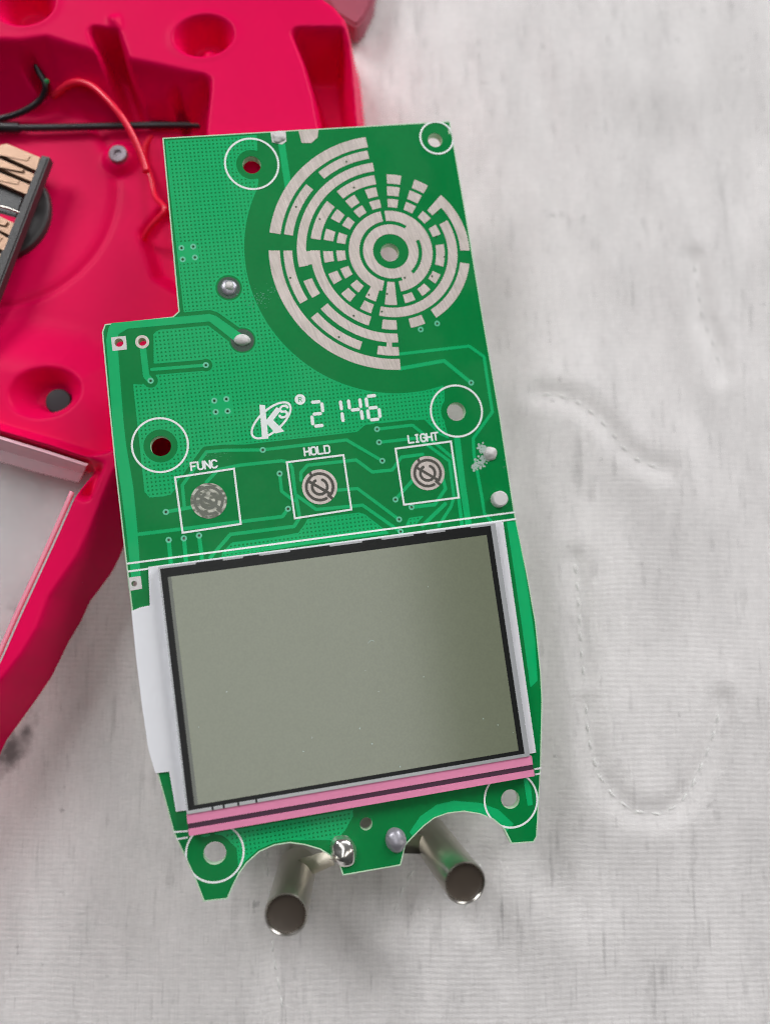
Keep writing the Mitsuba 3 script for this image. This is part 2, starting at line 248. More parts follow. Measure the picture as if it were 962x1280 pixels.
BLACK_TUBE = [(-66.34,35.21),(-52.85,33.69),(-40.74,32.65),(-33.97,32.13),(-26.88,31.42)]
BLACK_WIRE = [(-52.88,42.92,10),(-52.65,41.44,9.5),(-52.04,39.62,9),(-52.75,38.58,8),(-54.98,37.4,7),(-58.42,36.81,6),(-64.32,36.81,5)]
RED_WIRE = [(-51.56,38.79,7),(-49.83,39.12,8),(-47.17,39.13,9.5),(-44.3,37.66,10.5),(-41.77,34.65,11),(-39.69,31.32,11),(-38.48,28.7,10.5),(-37.35,25.07,9.5),(-36.76,21.63,9)]
RED_WIRE2 = [(-35.92,31.17,4),(-37.14,24.39,5.5),(-36.53,21.35,6),(-35.76,17.47,7),(-34.58,15.05,8),(-36.28,13.89,7),(-38.48,12.96,5),(-39.54,12.57,3)]
STITCHES = [[(24.57,-77.03),(23.99,-81.84),(24.05,-86.06),(24.68,-89.41),(26.46,-93.05),(29.33,-95.94),(33.86,-97.14),(37.48,-96.01),(40.33,-93.32),(43.32,-89.33),(45.83,-85.08),(47.87,-80.46)],[(25.7,-22.89),(29.05,-23.49),(31.95,-25.05),(34.76,-27.92),(37.06,-31.14),(38.85,-34.71),(41.21,-37.49),(44.87,-39.43)],[(26.99,-53.17),(26.25,-61.35),(25.58,-66.7),(24.95,-73.35)],[(58.31,-1.82),(58.0,-7.91),(57.99,-13.22),(59.13,-18.63),(59.12,-23.11)],[(3.25,-100.0),(1.66,-101.65),(0.14,-104.55),(-1.46,-108.03)],[(-8.05,-99.53),(-10.21,-101.7),(-12.03,-105.15),(-13.49,-108.02)],[(-31.91,-92.11),(-32.78,-109.3),(-32.14,-120.24)]]
COVER = [(-4.69,62.96),(-2.63,54.32),(-0.6,49.93),(2.77,46.98),(4.47,48.69),(6.77,52.57),(9.21,61.35)]

# ---------------------------------------------------------------- quilted cloth (the surface everything lies on)
xs, ys = np.arange(-170, 171, .9), np.arange(-220, 151, .9)
X, Y = np.meshgrid(xs, ys)
P3 = np.stack([X, Y, 0 * X], -1)
Z = 4.0 * (meshkit.fbm(P3 * .022, 3, 3) - .5) + .8 * (meshkit.fbm(P3 * [.14, .05, 1], 3, 11) - .5)
seams = [LineString(s) for s in STITCHES]
pts = shapely.points(X.ravel(), Y.ravel())
dseam = np.min([shapely.distance(s, pts) for s in seams], axis=0).reshape(X.shape)
Z -= 1.0 * np.exp(-(dseam / 2.2) ** 2) - .75 * np.exp(-(dseam / 7.0) ** 2)
Z -= Z.max() * .6
ny, nx = X.shape
idx = np.arange(nx * ny).reshape(ny, nx)
quads = np.stack([idx[:-1, :-1], idx[:-1, 1:], idx[1:, 1:], idx[1:, :-1]], -1).reshape(-1, 4)
cloth_v = np.stack([X, Y, Z], -1).reshape(-1, 3)
cloth = trimesh.Trimesh(cloth_v, np.vstack([quads[:, [0, 1, 2]], quads[:, [0, 2, 3]]]), process=False)
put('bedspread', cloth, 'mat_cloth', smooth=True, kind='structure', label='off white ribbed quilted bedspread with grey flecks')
from scipy.interpolate import RegularGridInterpolator
cloth_z = RegularGridInterpolator((ys, xs), Z, bounds_error=False, fill_value=0.)
for s in seams:
    d = .6
    while d < s.length - 2.2:
        q = [s.interpolate(d + k * .55) for k in range(4)]
        c = [(a.x, a.y, float(cloth_z((a.y, a.x))) + h) for a, h in zip(q, (-.10, .12, .12, -.10))]
        put('bedspread__stitch', tube(c, np.interp(np.linspace(0, 1, 16), [0, .3, .7, 1], [.10, .16, .16, .10]), 6, 4), 'mat_thread', smooth=True)
        d += 2.9

# ---------------------------------------------------------------- red meter housing: a moulded half shell lying open side up
gx, gy = np.arange(-104, 6.01, .3), np.arange(-100, 75.01, .3)
GX, GY = np.meshgrid(gx, gy)
gp = shapely.points(GX.ravel(), GY.ravel())
def sd(poly):                                    # signed distance, positive inside
    poly = Polygon(poly) if not isinstance(poly, Polygon) else poly
    shapely.prepare(poly)
    d = shapely.distance(poly.exterior, gp)
    return np.where(shapely.contains(poly, gp), d, -d).reshape(GX.shape)
def ramp(d, w): return np.clip(d / w * .5 + .5, 0, 1)
def sramp(d, w):
    t = ramp(d, w); return t * t * (3 - 2 * t)
def carve(h, poly, depth_z, w): return h + (np.minimum(h, depth_z) - h) * ramp(sd(poly), w)
TOPOUT = [(-3.6, 46.5), (-1.4, 44.2), (.2, 41.6), (.3, 38), (-.6, 23.3), (-4, 14), (-20, -2), (-32, -15), (-34.5, -22), (-36.2, -28), (-40.5, -31), (-46.0, -29.2), (-50.6, -38.1), (-53.2, -42.4), (-58.1, -48.1), (-60.2, -52.6), (-62.9, -56.2), (-66.9, -60.2), (-80, -78), (-92, -95), (-150, -60), (-130, 0), (-95, 95), (-50, 82)]
BASEOUT = [(-3.0, 49.5), (.6, 46.0), (2.0, 42), (2.0, 38), (1.3, 23), (-1, 12.5), (-17.5, -4), (-29.5, -16), (-32, -23), (-34, -30), (-40, -33.5), (-45.8, -32), (-48.3, -37.5), (-49.9, -41.2), (-51.6, -44), (-55.8, -48.5), (-57.6, -51.4), (-60, -54.3), (-63.5, -59.5), (-66.7, -63), (-72.4, -68.9), (-82, -84), (-92, -99), (-156, -62), (-136, 0), (-98, 102), (-50, 86)]
dt, db = sd(TOPOUT), sd(BASEOUT)
rim = 12.6 + 2.2 * np.clip((GY + 8) / 30, 0, 1)
wall = np.where(dt >= 0, 1, np.clip(db / np.maximum(db - dt, 1e-6), 0, 1))
wall = np.where(db < 0, db * .28, wall)
H = rim * wall - .35 * np.exp(-np.clip(dt, 0, 9) / .4) * (dt > -1)
INT = WALL_TOP + [(-26, 12), (-34, -6), (-43, -20), (-46.6, -26.2), (-50.6, -26.6), (-57.0, -23.5), (-63.6, -20.6), (-82, -12), (-104, 8), (-88, 56)]
# floor, plateau near the window, ring round the dial
floor = 4.2 + 0 * GX
floor = floor + (7.4 - floor) * sramp(sd(PLAT + [(-46, -30), (-64, -30), (-90, -20)]), 6.0)
cx, cy = -64.5, 24.0
rr = np.hypot(GX - cx, (GY - cy) * 1.03)
floor = floor + np.where(GY > -3, 0.25 * np.clip((20.8 - rr) / .8 * .5 + .5, 0, 1), 0) - .35 * np.exp(-((rr - 21.6) / .5) ** 2) * (GY > -2)
floor = floor + 1.6 * sramp(2.6 - np.hypot(GX - SCREWRING[0][0], GY - SCREWRING[0][1]), .8)
floor = floor + (np.minimum(floor, 2.0) - floor) * sramp(sd(POCKET), 1.2)
top_gate = np.clip((GY - 20) / 8, 0, 1)
di = sd(INT)
slope = 1.2 + 5.8 * np.clip((GY - 28) / 6, 0, 1) * np.clip((-24 - GX) / 4, 0, 1)
ti = np.clip(di / slope, 0, 1)
H = H + (np.minimum(floor, H) - H) * ti ** .85
# ledge low on the back wall, slots and wells
led = sd([(-38, 37.5), (-27.5, 33.6), (-28.5, 30.8), (-38.5, 33.6)])
H = np.where((led > 0) & (H < 6.2), H + (6.2 - H) * np.clip(led / .5, 0, 1), H)
H = carve(H, [(-41.6, 44.3), (-38.4, 43.2), (-36.3, 33.2), (-39.6, 33.4)], 2.2, .7)
H = carve(H, [(-54.6, 42.0), (-53.2, 42.4), (-52.2, 39.8), (-53.4, 39.2)], 1.6, .5)
H = carve(H, [(-30.9, 33.7), (-29.9, 33.9), (-29.2, 31.2), (-30.2, 31.0)], 1.4, .4)
H = carve(H, RECESS, 2.0, .8)
def well(h, c, r, depth, w=.8, ry=1.0, lip=.35):
    d = r - np.hypot(GX - c[0], (GY - c[1]) / ry)
    h = h + lip * np.exp(-((d + 1.2) / .8) ** 2)
    return h + (np.minimum(h, depth) - h) * ramp(d, w)
H = well(H, HOLE1[0], 3.9, 9.6, 1.0, .78, .2); H = well(H, HOLE1[1], 3.9, 9.0, 1.0, .74, .2)
d1 = 1.6 - np.hypot(GX - HOLE1[1][0] - .3, GY - HOLE1[1][1] + 1.2); H = H + 2.5 * ramp(d1, .8)
H = well(H, (-57.6, -13.7), 4.3, 2.6, 1.6, .74, .0)
H = well(H, (-39.9, -25.6), 2.3, .3, .8)
H = carve(H, NOTCHSLIT, 8.8, .5)
H = H + .9 * ramp(sd(CLIP), .5) + .8 * ramp(sd([(-41.6, 44.9), (-38.2, 43.7), (-38.3, 43.0), (-41.5, 44.0)]), .4)
# window opening through the front
WIN = WIN_TOP[::-1] + [(-76, -14), (-104, 10), (-120, -40), (-95, -92), (-77, -72), (-66.8, -55.6), (-63.6, -49.8), (-60.0, -43.6), (-56.6, -37.7), (-53.2, -31.6)]
H = H + (-3 - H) * ramp(sd(WIN), .7)
from scipy.ndimage import gaussian_filter
H = gaussian_filter(H, .95)
keep = (db > -1.6)
ny, nx = GX.shape
idx = np.arange(nx * ny).reshape(ny, nx)
ok = keep[:-1, :-1] & keep[:-1, 1:] & keep[1:, 1:] & keep[1:, :-1]
ok &= ~((H[:-1, :-1] < -2.6) & (H[1:, 1:] < -2.6))
quads = np.stack([idx[:-1, :-1], idx[:-1, 1:], idx[1:, 1:], idx[1:, :-1]], -1)[ok]
shell = trimesh.Trimesh(np.stack([GX, GY, H], -1).reshape(-1, 3), np.vstack([quads[:, [0, 1, 2]], quads[:, [0, 2, 3]]]), process=False)
shell.remove_unreferenced_vertices()
HZ = RegularGridInterpolator((gy, gx), H, bounds_error=False, fill_value=0.)
hz = lambda p: float(HZ((p[1], p[0])))
labels['meter_housing'] = {'label': 'open red plastic meter housing half lying face down left of the circuit board', 'category': 'housing'}
put('meter_housing__shell', shell, 'mat_red', smooth=True)
# clear window; its upstanding edge has reflected red and caught light painted in
def strip(a, za, b, zb, thick=.5):
    a = np.asarray(a, float); b = np.asarray(b, float); n = len(a)
    v = np.vstack([np.c_[a, np.full(n, za)], np.c_[b, np.full(n, zb)], np.c_[a, np.full(n, za - thick)] + [.25, .45, 0], np.c_[b, np.full(n, zb - thick)] + [.25, .45, 0]])
    f = []
    for i in range(n - 1):
        for p, q in ((0, 1), (1, 3), (3, 2), (2, 0)):
            f += [[p*n+i, q*n+i, q*n+i+1], [p*n+i, q*n+i+1, p*n+i+1]]
    for i in (0, n - 1): f += [[i, n+i, 3*n+i], [i, 3*n+i, 2*n+i]]
    m = trimesh.Trimesh(v, f, process=False); m.fix_normals(); return m
put('meter_housing__window', extr(Polygon(WIN).buffer(.3), 1.5, 1.56), 'mat_lens', label='clear window pane set in the red housing')
put('meter_housing__window__rim', strip(np.array(WIN_TOP) + [-.2, -.35], 11.0, np.array(WIN_MID) + [0, 0], 7.0), 'mat_lens_wall', label='pale pink edge of the clear window')
put('meter_housing__window__rim', strip(np.array(WIN_MID2), 6.4, np.array(WIN_LOW), 3.5), 'mat_lens_wall_lit', label='lower edge of the clear window with caught light painted in as bright pink')
edge = [(-53.4, -31.9), (-56.7, -37.9), (-60.1, -43.8), (-63.7, -50.0), (-66.9, -55.8), (-77, -72)]
put('meter_housing__window__rim', tube([(x - .15, y + .1, 11.3) for x, y in edge], .42, 10), 'mat_lens_edge', smooth=True, label='thin pale edge along the long side of the window')
c = SCREWRING[0]
put('meter_housing__screw', trimesh.util.concatenate([revolve([[0, .05], [.55, .05], [.7, .5], [1.45, .55], [1.6, .35], [1.6, -.4], [0, -.4]], 32)]).apply_translation([c[0], c[1], hz(c) + .15]), 'mat_screw', smooth=40, label='grey screw in the housing floor')
c = PLUG[0]
put('meter_housing__plug', revolve([[0, 1.7], [1.75, 1.7], [2.05, 1.55], [2.15, 1.2], [2.15, -2.0], [0, -2.0]], 36).apply_translation([c[0], c[1], 2.6]), 'mat_plug', smooth=40, label='dark round plug in its oval recess')

# ---------------------------------------------------------------- selector dial with its contact plates, lying in the housing
labels['selector_dial'] = {'label': 'black selector dial with copper coloured contact plates at the left edge of the red housing', 'category': 'dial'}
kc = np.array([-63.2, 20.0])
put('selector_dial__base', revolve([[0, 6.0], [8.2, 6.0], [8.8, 5.6], [9.0, 5.0], [9.0, 4.0], [0, 4.0]], 56).apply_translation([kc[0], kc[1], 0]), 'mat_black_bar', smooth=35)
bar = Polygon(BAR)
put('selector_dial__plate', trimesh.util.concatenate([extr(bar.buffer(-.15), 8.2, 10.0), extr(bar.buffer(-.45), 10.0, 10.25)]), 'mat_black_bar')
blk = Polygon([(-55.2, 25.4), (-62.6, 30.2), (-78, 26), (-80, -4), (-73.6, -14.6), (-62.6, 9.6)])
put('selector_dial__carrier', extr(blk, 5.6, 8.6), 'mat_black')
for i, s in enumerate(STRIPS):
    p = Polygon(s).buffer(-.28).buffer(.12)
    put('selector_dial__contact_plate', trimesh.util.concatenate([extr(p, 8.6, 10.1 - .25 * (i % 2)), extr(affinity.scale(p, .62, .35), 10.0, 10.3)]), 'mat_brass')
put('selector_dial__spring', tube([(-62.5, 18.6, 9.6), (-60, 17.6, 9.9), (-57.6, 16.2, 10)], .22, 10), 'mat_nickel', smooth=True)
put('selector_dial__pin', extr(Polygon([(-62.5, 17.5), (-58.0, 15.6), (-58.7, 13.9), (-63, 16.2)]), 8.6, 9.4), 'mat_red')

# ---------------------------------------------------------------- wires
labels['black_cable'] = {'label': 'thick straight black cable stretched across the back of the red housing', 'category': 'cable'}
put('black_cable__jacket', tube([(p[0], p[1], 6.2 - .25 * i) for i, p in enumerate(BLACK_TUBE)], .62, 16), 'mat_wire_black', smooth=True)
e = np.array(BLACK_TUBE); d0 = (e[1] - e[0]) / np.linalg.norm(e[1] - e[0])
s1 = e[1] - d0 * 5.2
put('black_cable__sleeve', tube([(e[0][0], e[0][1], 6.2), (s1[0], s1[1], 6.0)], 0.9, 18), 'mat_wire_black', smooth=40)
put('black_wire', tube(BLACK_WIRE, .55, 14), 'mat_wire_black', smooth=True, label='thin curved black wire rising through a slit in the back wall of the red housing', category='wire')
labels['green_wire'] = {'label': 'short green wire tip beside the curved black wire', 'category': 'wire'}
put('green_wire__tip', dome((-51.6, 39.9), .45, .5, 9.4), 'mat_wire_green', smooth=True)
put('red_wire', tube(RED_WIRE, .58, 14), 'mat_wire_red', smooth=True, label='red wire arching over the black cable', category='wire')
put('red_wire', tube(RED_WIRE2, .48, 14), 'mat_wire_red', smooth=True, label='red wire looping down beside the upper left edge of the circuit board', category='wire')

# ---------------------------------------------------------------- second moulded piece behind the housing
cov = Polygon(COVER + [(14, 80), (-10, 84)]).buffer(-1.2).buffer(1.2)
put('red_cover', trimesh.util.concatenate([extr(cov, .3, 4.6), extr(cov.buffer(-.5), 4.6, 5.1)]), 'mat_red_pale', label='pale red plastic cover lying behind the far corner of the red housing', category='cover')

# ---------------------------------------------------------------- the circuit board, built flat (top face z = 0) and laid tilted on the housing
Q = np.array([[0.99598442, 0.00447075, 0.08941506], [0, 0.99875234, -0.04993762], [-0.08952676, 0.04973709, 0.99474177]])
m4 = np.eye(4); m4[:3, :3] = Q; m4[:3, 3] = -Q @ np.array([0, 0, -15.5]) * MM
BW = T(m4.tolist())
B = 'circuit_board__'
labels['circuit_board'] = {'label': 'green printed circuit board with grey display leaning on the red housing', 'category': 'circuit board'}
def part(name, mesh, mat, smooth=False, **lab): return put(B + name, mesh, mat, smooth, BW, **lab)
C0 = (.2, .2)
outline = Polygon(OUTLINE + NOTCH_R + TAB + NOTCH_L + OUTLINE_L).buffer(0)
holes = [circ(h[:2], h[2]) for h in HOLES]
pins = [circ(v, .2, 6) for v in VIAS] + [circ(v, .16, 5) for v in PADVIAS]
allholes = unary_union(holes + pins + [box(12.55, 19.3, 13.4, 20.1)])
part('substrate', extr(outline.difference(unary_union(holes + pins)), -1.6, -.05), 'mat_fibre', label='pale green fibreglass edge of the board')
part('solder_mask', extr(outline.buffer(-.2).difference(allholes), -.05, 0), 'mat_mask')

ring_gap = circ(C0, 23.3, 64)
trace_shapes = [LineString(p).buffer(w_ / 2, quad_segs=4, cap_style='round', join_style='round') for p, w_ in TRACES]
bus = Polygon(BUS).buffer(.3).buffer(-.3)
clear = unary_union([t.buffer(.62, quad_segs=4) for t in trace_shapes] + [bus.buffer(.62, quad_segs=4)] + [circ(v, 1.0, 8) for i, v in enumerate(VIAS) if not 9 <= i <= 16]
                    + [circ(h[:2], h[2] + (1.0 if h[2] > 1 else .6)) for h in HOLES] + [circ(s[:2], s[2] + .75) for s in SOLDER[:2]]
                    + [Polygon(p).buffer(.5) for p in PADSQ])
viagroups = unary_union([Polygon([VIAS[9], VIAS[10], VIAS[12], VIAS[11]]).buffer(.7), Polygon([VIAS[13], VIAS[14], VIAS[16], VIAS[15]]).buffer(.7)])
for name, P in (('POUR_TL', POUR_TL), ('POUR_C', POUR_C), ('POUR_D', POUR_D), ('POUR_E', POUR_E)):
    g = Polygon(P).buffer(0).intersection(outline.buffer(-.45)).difference(clear)
    if name == 'POUR_TL': g = g.difference(ring_gap)
    g = g.buffer(-.12).buffer(.12)
    solid = unary_union([g.difference(g.buffer(-.2)), viagroups.intersection(g)]).difference(allholes)
    inner = g.buffer(-.15).difference(allholes)
    x0, y0, x1, y1 = g.bounds; pitch, wd = .62, .345
    bars = [extr(solid, 0, .07)]
    vb = unary_union([box(x - wd/2, y0, x + wd/2, y1) for x in np.arange(math.floor(x0/pitch)*pitch, x1, pitch)]).intersection(inner)
    hb = unary_union([box(x0, y - wd/2, x1, y + wd/2) for y in np.arange(math.floor(y0/pitch)*pitch, y1, pitch)]).intersection(inner)
    bars.append(extr(vb, 0, .064)); bars.append(extr(hb, 0, .058))
    part('copper_mesh', trimesh.util.concatenate(bars), 'mat_copper', kind='stuff')
cuts = unary_union(holes + pins)
part('trace', extr(bus.difference(cuts), 0, .075), 'mat_copper')
for t in trace_shapes: part('trace', extr(t.intersection(outline.buffer(-.2)).difference(cuts), 0, .066), 'mat_copper')
for P in ([(q[0] - .12, q[1]) for q in STRIPE], ARCBAND, ARCBAR): part('trace', extr(Polygon(P).buffer(.15).intersection(outline.buffer(-.2)), 0, .07), 'mat_copper')
for v in VIAS: part('via', extr(circ(v, .46, 8).difference(circ(v, .2, 6)), 0, .085), 'mat_via')

# ---- contact pads of the rotary switch
def sector(r0, r1, a0, a1):
    a = np.radians(np.linspace(a0, a1, max(3, int(abs(a1 - a0) / 3) + 2)))
    return Polygon([(C0[0] + r1 * math.cos(t), C0[1] + r1 * math.sin(t)) for t in a] + [(C0[0] + r0 * math.cos(t), C0[1] + r0 * math.sin(t)) for t in a[::-1]])
RA, RB, RC, RD, RE, RF, RG, RH = (17.75, 19.5), (15.8, 17.2), (13.6, 15.05), (11.4, 12.95), (9.35, 10.9), (7.4, 8.8), (5.1, 6.8), (2.9, 4.5)
pads = [sector(*RA, 94.3, 166), sector(*RA, 174.7, 266.6), sector(*RB, 134.7, 165.7), sector(*RB, 95, 125.2), sector(*RB, 174.7, 205), sector(*RB, 214.3, 245.2),
        sector(*RC, 194, 205.6), sector(*RD, 134.9, 165.6), sector(*RD, 94.2, 124.8), sector(*RD, 255.5, 266.4), sector(*RD, 276.5, 287.5),
        unary_union([sector(*RC, 93.5, 185), sector(*RD, 174.4, 246), sector(12.8, 13.8, 175, 184.5)]),
        unary_union([sector(*RC, 213.9, 266.5), sector(14.9, 16.2, 259.5, 262.6), sector(*RB, 254.6, 266.5)]),
        unary_union([sector(*RD, -4.2, 42.6), sector(RE[0], RD[1], 35.5, 42.6)]), sector(*RD, -63.5, -14.3), sector(*RE, -108, 24),
        sector(*RD, 74.5, 85.2), sector(*RD, 54, 64.6)]
pads += [sector(*RE, a - 5, a + 5) for a in (160, 140, 120, 100, 180, 200, 220, 240)] + [sector(*RE, a - 5.6, a + 5.6) for a in (80, 60)]
pads += [sector(*RF, a - 5.8, a + 5.8) for a in (160, 140, 120, 100, 180, 200, 220, 80, 60, 40, 20, -57, -37, -77)] + [sector(*RF, -22, 3)]
pads += [unary_union([sector(*RG, 96.5, 250), sector(6.7, 8.8, 234, 246)]), sector(5.1, 8.9, 255.5, 268.5)]
g = unary_union([sector(*RG, -84, 91), circ(C0, RH[1], 40).difference(circ(C0, RH[0], 40)), sector(4.4, 5.2, 18, 52), sector(4.4, 5.2, -76, -52)])
pads.append(g)
pv = unary_union([circ(v, .17, 5) for v in PADVIAS] + [circ(v, .2, 6) for v in VIAS])
for p in pads: part('contact_pad', extr(p.buffer(-.06).buffer(.06).difference(pv), 0, .1), 'mat_tin')

# ---- push button contacts: two interlocked halves over a dark ground
def arc(c, r, a0, a1, n=24): return [(c[0] + r * math.cos(math.radians(a)), c[1] + r * math.sin(math.radians(a))) for a in np.linspace(a0, a1, n)]
for k, c in enumerate(BUTTONS):
    R = 2.72
    chan = [arc(c, .76 * R, 128, 292) + arc(c, 1.05 * R, 292, 293, 2)[:0], arc(c, .76 * R, 108, -42), arc(c, .43 * R, 118, 290), arc(c, .43 * R, 62, -70),
            [(c[0] - .62 * R, c[1] + .42 * R)] + [(c[0] + .55 * R, c[1] - .48 * R)], arc(c, .76 * R, 118, 119, 2) + arc(c, 1.1 * R, 116, 117, 2), arc(c, .7 * R, -52, -51, 2) + arc(c, 1.1 * R, -50, -49, 2)]
    cut = unary_union([LineString(l).buffer(.225, quad_segs=4) for l in chan])
    disc = circ(c, R, 40)
    kb = part('button_contact', extr(disc, 0, .075), 'mat_channel' if k else 'mat_flux', **({'label': 'worn dull contact under the lettering FUNC'} if k == 0 else {}))
    for p in polys(disc.difference(cut)): put(kb + '__half', extr(p, .075, .13), 'mat_tin' if k else 'mat_tin_worn', False, BW)

# ---- white print
def stroke(lines, w_): return unary_union([LineString(l).buffer(w_ / 2, quad_segs=4) for l in lines])
FONT = {'F': [[(0, 0), (0, 6), (4, 6)], [(0, 3), (3, 3)]], 'U': [[(0, 6), (0, 1), (1, 0), (3, 0), (4, 1), (4, 6)]], 'N': [[(0, 0), (0, 6), (4, 0), (4, 6)]],
        'C': [[(4, 5), (3, 6), (1, 6), (0, 5), (0, 1), (1, 0), (3, 0), (4, 1)]], 'H': [[(0, 0), (0, 6)], [(4, 0), (4, 6)], [(0, 3), (4, 3)]],
        'O': [[(1, 0), (0, 1), (0, 5), (1, 6), (3, 6), (4, 5), (4, 1), (3, 0), (1, 0)]], 'L': [[(0, 6), (0, 0), (4, 0)]], 'D': [[(0, 0), (0, 6), (3, 6), (4, 5), (4, 1), (3, 0), (0, 0)]],
        'I': [[(2, 0), (2, 6)], [(1, 0), (3, 0)], [(1, 6), (3, 6)]], 'G': [[(4, 5), (3, 6), (1, 6), (0, 5), (0, 1), (1, 0), (3, 0), (4, 1), (4, 3), (2.4, 3)]], 'T': [[(2, 0), (2, 6)], [(0, 6), (4, 6)]],
        'S': [[(4, 5), (3, 6), (1, 6), (0, 5), (0, 4), (1, 3), (3, 3), (4, 2), (4, 1), (3, 0), (1, 0), (0, 1)]], 'R': [[(0, 0), (0, 6), (3, 6), (4, 5), (4, 4), (3, 3), (0, 3)], [(2, 3), (4, 0)]]}
def word(s, c, h, w_, adv=1.42):
    k = h / 6; tot = (len(s) * 4 * adv - 4 * (adv - 1)) * k; x = c[0] - tot / 2; ls = []
    for ch in s:
        ls += [[(x + a * k, c[1] - h / 2 + b * k) for a, b in l] for l in FONT[ch]]; x += 4 * adv * k
    return stroke(ls, w_)
S0, S1 = .09, .135
for c in SILKC: part('printed_ring', extr(circ(c[:2], c[2], 48).difference(circ(c[:2], c[2] - .3, 48)).intersection(outline.buffer(-.1)), S0 if c[2] > 3 else 0, S1), 'mat_silk')
for b in BOXES: p = Polygon(b); part('printed_square', extr(p.buffer(.15, join_style='mitre').difference(p.buffer(-.15, join_style='mitre')), S0, S1), 'mat_silk')
for l in DLINES: part('printed_line', extr(LineString(l).buffer(.14, cap_style='flat').intersection(outline), S0, S1), 'mat_silk')
for s, c in zip(('FUNC', 'HOLD', 'LIGHT'), TEXTC): part('printed_word', extr(word(s, c, 1.15, .27, 1.36 if s != 'LIGHT' else 1.3), S0, S1), 'mat_silk', label=f'white lettering reading {s}')
SEG = {'a': [(-.9, 1.9), (.9, 1.9)], 'b': [(.9, 1.9), (.9, 0)], 'c': [(.9, 0), (.9, -1.9)], 'd': [(-.9, -1.9), (.9, -1.9)], 'e': [(-.9, 0), (-.9, -1.9)], 'f': [(-.9, 1.9), (-.9, 0)], 'g': [(-.9, 0), (.9, 0)]}
def digit(c, segs):
    ls = []
    for s in segs:
        a, b = np.array(SEG[s][0]), np.array(SEG[s][1]); d = (b - a) / np.linalg.norm(b - a)
        a2, b2 = a + d * .42, b - d * .42
        ls.append([tuple(a2 + c), tuple(b2 + c)])
    return stroke(ls, .52)
for dgt, c, s in zip('2146', DIGITS, ('abged', 'bc', 'fgbc', 'afgedc')):
    part('printed_digit', extr(digit(np.array(c) + ([-.9, 0] if dgt == '1' else [0, 0]), s), S0, S1), 'mat_silk', label=f'white printed digit {dgt}')
lc = np.array(LOGO[0])
ell = affinity.rotate(affinity.scale(circ((0, 0), 1, 32), 3.95, 1.85), 36, origin=(0, 0))
ell_in = affinity.rotate(affinity.scale(circ((0, 0), 1, 32), 3.6, 1.5), 36, origin=(0, 0))
kk = affinity.scale(unary_union([Polygon([(-1.35, 2.35), (-.65, 2.2), (-.75, -2.5), (-1.55, -2.5)]), Polygon([(-1.0, -.2), (.75, 1.75), (1.35, 1.35), (-.5, -.75)]), Polygon([(-.9, -.1), (-.1, .35), (1.35, -1.75), (.2, -1.9)])]), 1.22, 1.12, origin=(-.6, 0))
ss = affinity.translate(affinity.skew(word('S', (0, 0), 1.75, .36), xs=12), 2.05, 1.15)
logo = unary_union([ell.difference(ell_in), kk, ss])
part('printed_logo', extr(affinity.translate(logo, lc[0], lc[1]), S0, S1), 'mat_silk', label='white printed logo, a K with an S in a tilted ellipse')
c = LOGO[1]
rm = circ(c, .84).difference(word('R', c, .66, .12))
part('printed_logo', extr(rm, S0, S1), 'mat_silk', label='small white registered mark beside the logo')

# ---- solder pads and joints
for i, p in enumerate(PADSQ):
    hh = unary_union([circ(HOLES[8][:2], .65), circ(HOLES[10][:2], .42), circ(( -10.1, 22.0), .2)])
    g = Polygon(p).difference(hh)
    m = extr(g.buffer(-.1).buffer(.1), 0, .11)
    part('solder_pad', m, 'mat_solder_dull' if i != 1 else 'mat_tin')
part('solder_pad', extr(circ(HOLES[9][:2], 1.05).difference(circ(HOLES[9][:2], .62)), 0, .11), 'mat_tin')
pc = Polygon(PADSQ[0]).centroid
part('solder_joint', dome((pc.x, pc.y), 1.1, .55, .05, .85, seed=9, lump=.2), 'mat_solder_dull', True)
s = SOLDER[0]; part('flux_ring', extr(circ(s, 1.75).difference(circ(s, .6)), 0, .072), 'mat_flux_dark'); part('solder_joint', dome(s, 1.3, .6, .05, seed=1), 'mat_solder_grey', True); part('solder_joint', dome((s[0]+.12, s[1]+.15), .72, .6, .4, seed=2), 'mat_solder_dull', True)
s = SOLDER[1]; part('flux_ring', extr(circ(s, 1.8), 0, .04), 'mat_flux_dark'); part('solder_joint', dome(s, 1.3, .9, .05, .72, -.15, seed=3), 'mat_solder_dull', True)
s = SOLDER[2]; part('solder_joint', dome(s, 1.15, 1.0, .0, .95, .4, seed=4, lump=.12), 'mat_solder_dull', True)
rng = np.random.default_rng(5)
sm = []
for k in range(260):
    t = k / 260
    base = np.array(s[:2]) + (np.array([-1.3, 1.1]) * (1 - t * 2) if t < .5 else np.array([-2.4, -1.6]) * (t * 2 - 1) + np.array([-.5, -.4]))
    sm.append(circ(base + rng.normal(0, .36, 2), rng.uniform(.05, .22), 3))
part('flux_smear', extr(unary_union(sm), 0, .09), 'mat_residue', kind='stuff', label='whitish flux smear beside the right edge')
sm = [circ(np.array((-21.5, -5.5)) + rng.normal(0, 1, 2) * (1.3, .9), rng.uniform(.04, .11), 3) for k in range(60)]
sm += [circ(np.array((-31.5, -29.5)) + rng.normal(0, 1, 2) * (1.5, .5), rng.uniform(.03, .08), 3) for k in range(30)]
sm += [circ(np.array((14.0, -36.5)) + rng.normal(0, 1, 2) * (.5, .7), rng.uniform(.04, .12), 3) for k in range(25)]
part('flux_smear', extr(unary_union(sm).intersection(outline.buffer(-.4)), 0, .08), 'mat_film', kind='stuff', label='faint pale specks of flux')
s = SOLDER[3]; part('solder_joint', revolve([[0, 1.5], [1.05, 1.45], [1.25, 1.2], [1.28, 0], [0, 0]], 32).apply_translation([s[0], s[1], 0]), 'mat_solder_dull', 35)
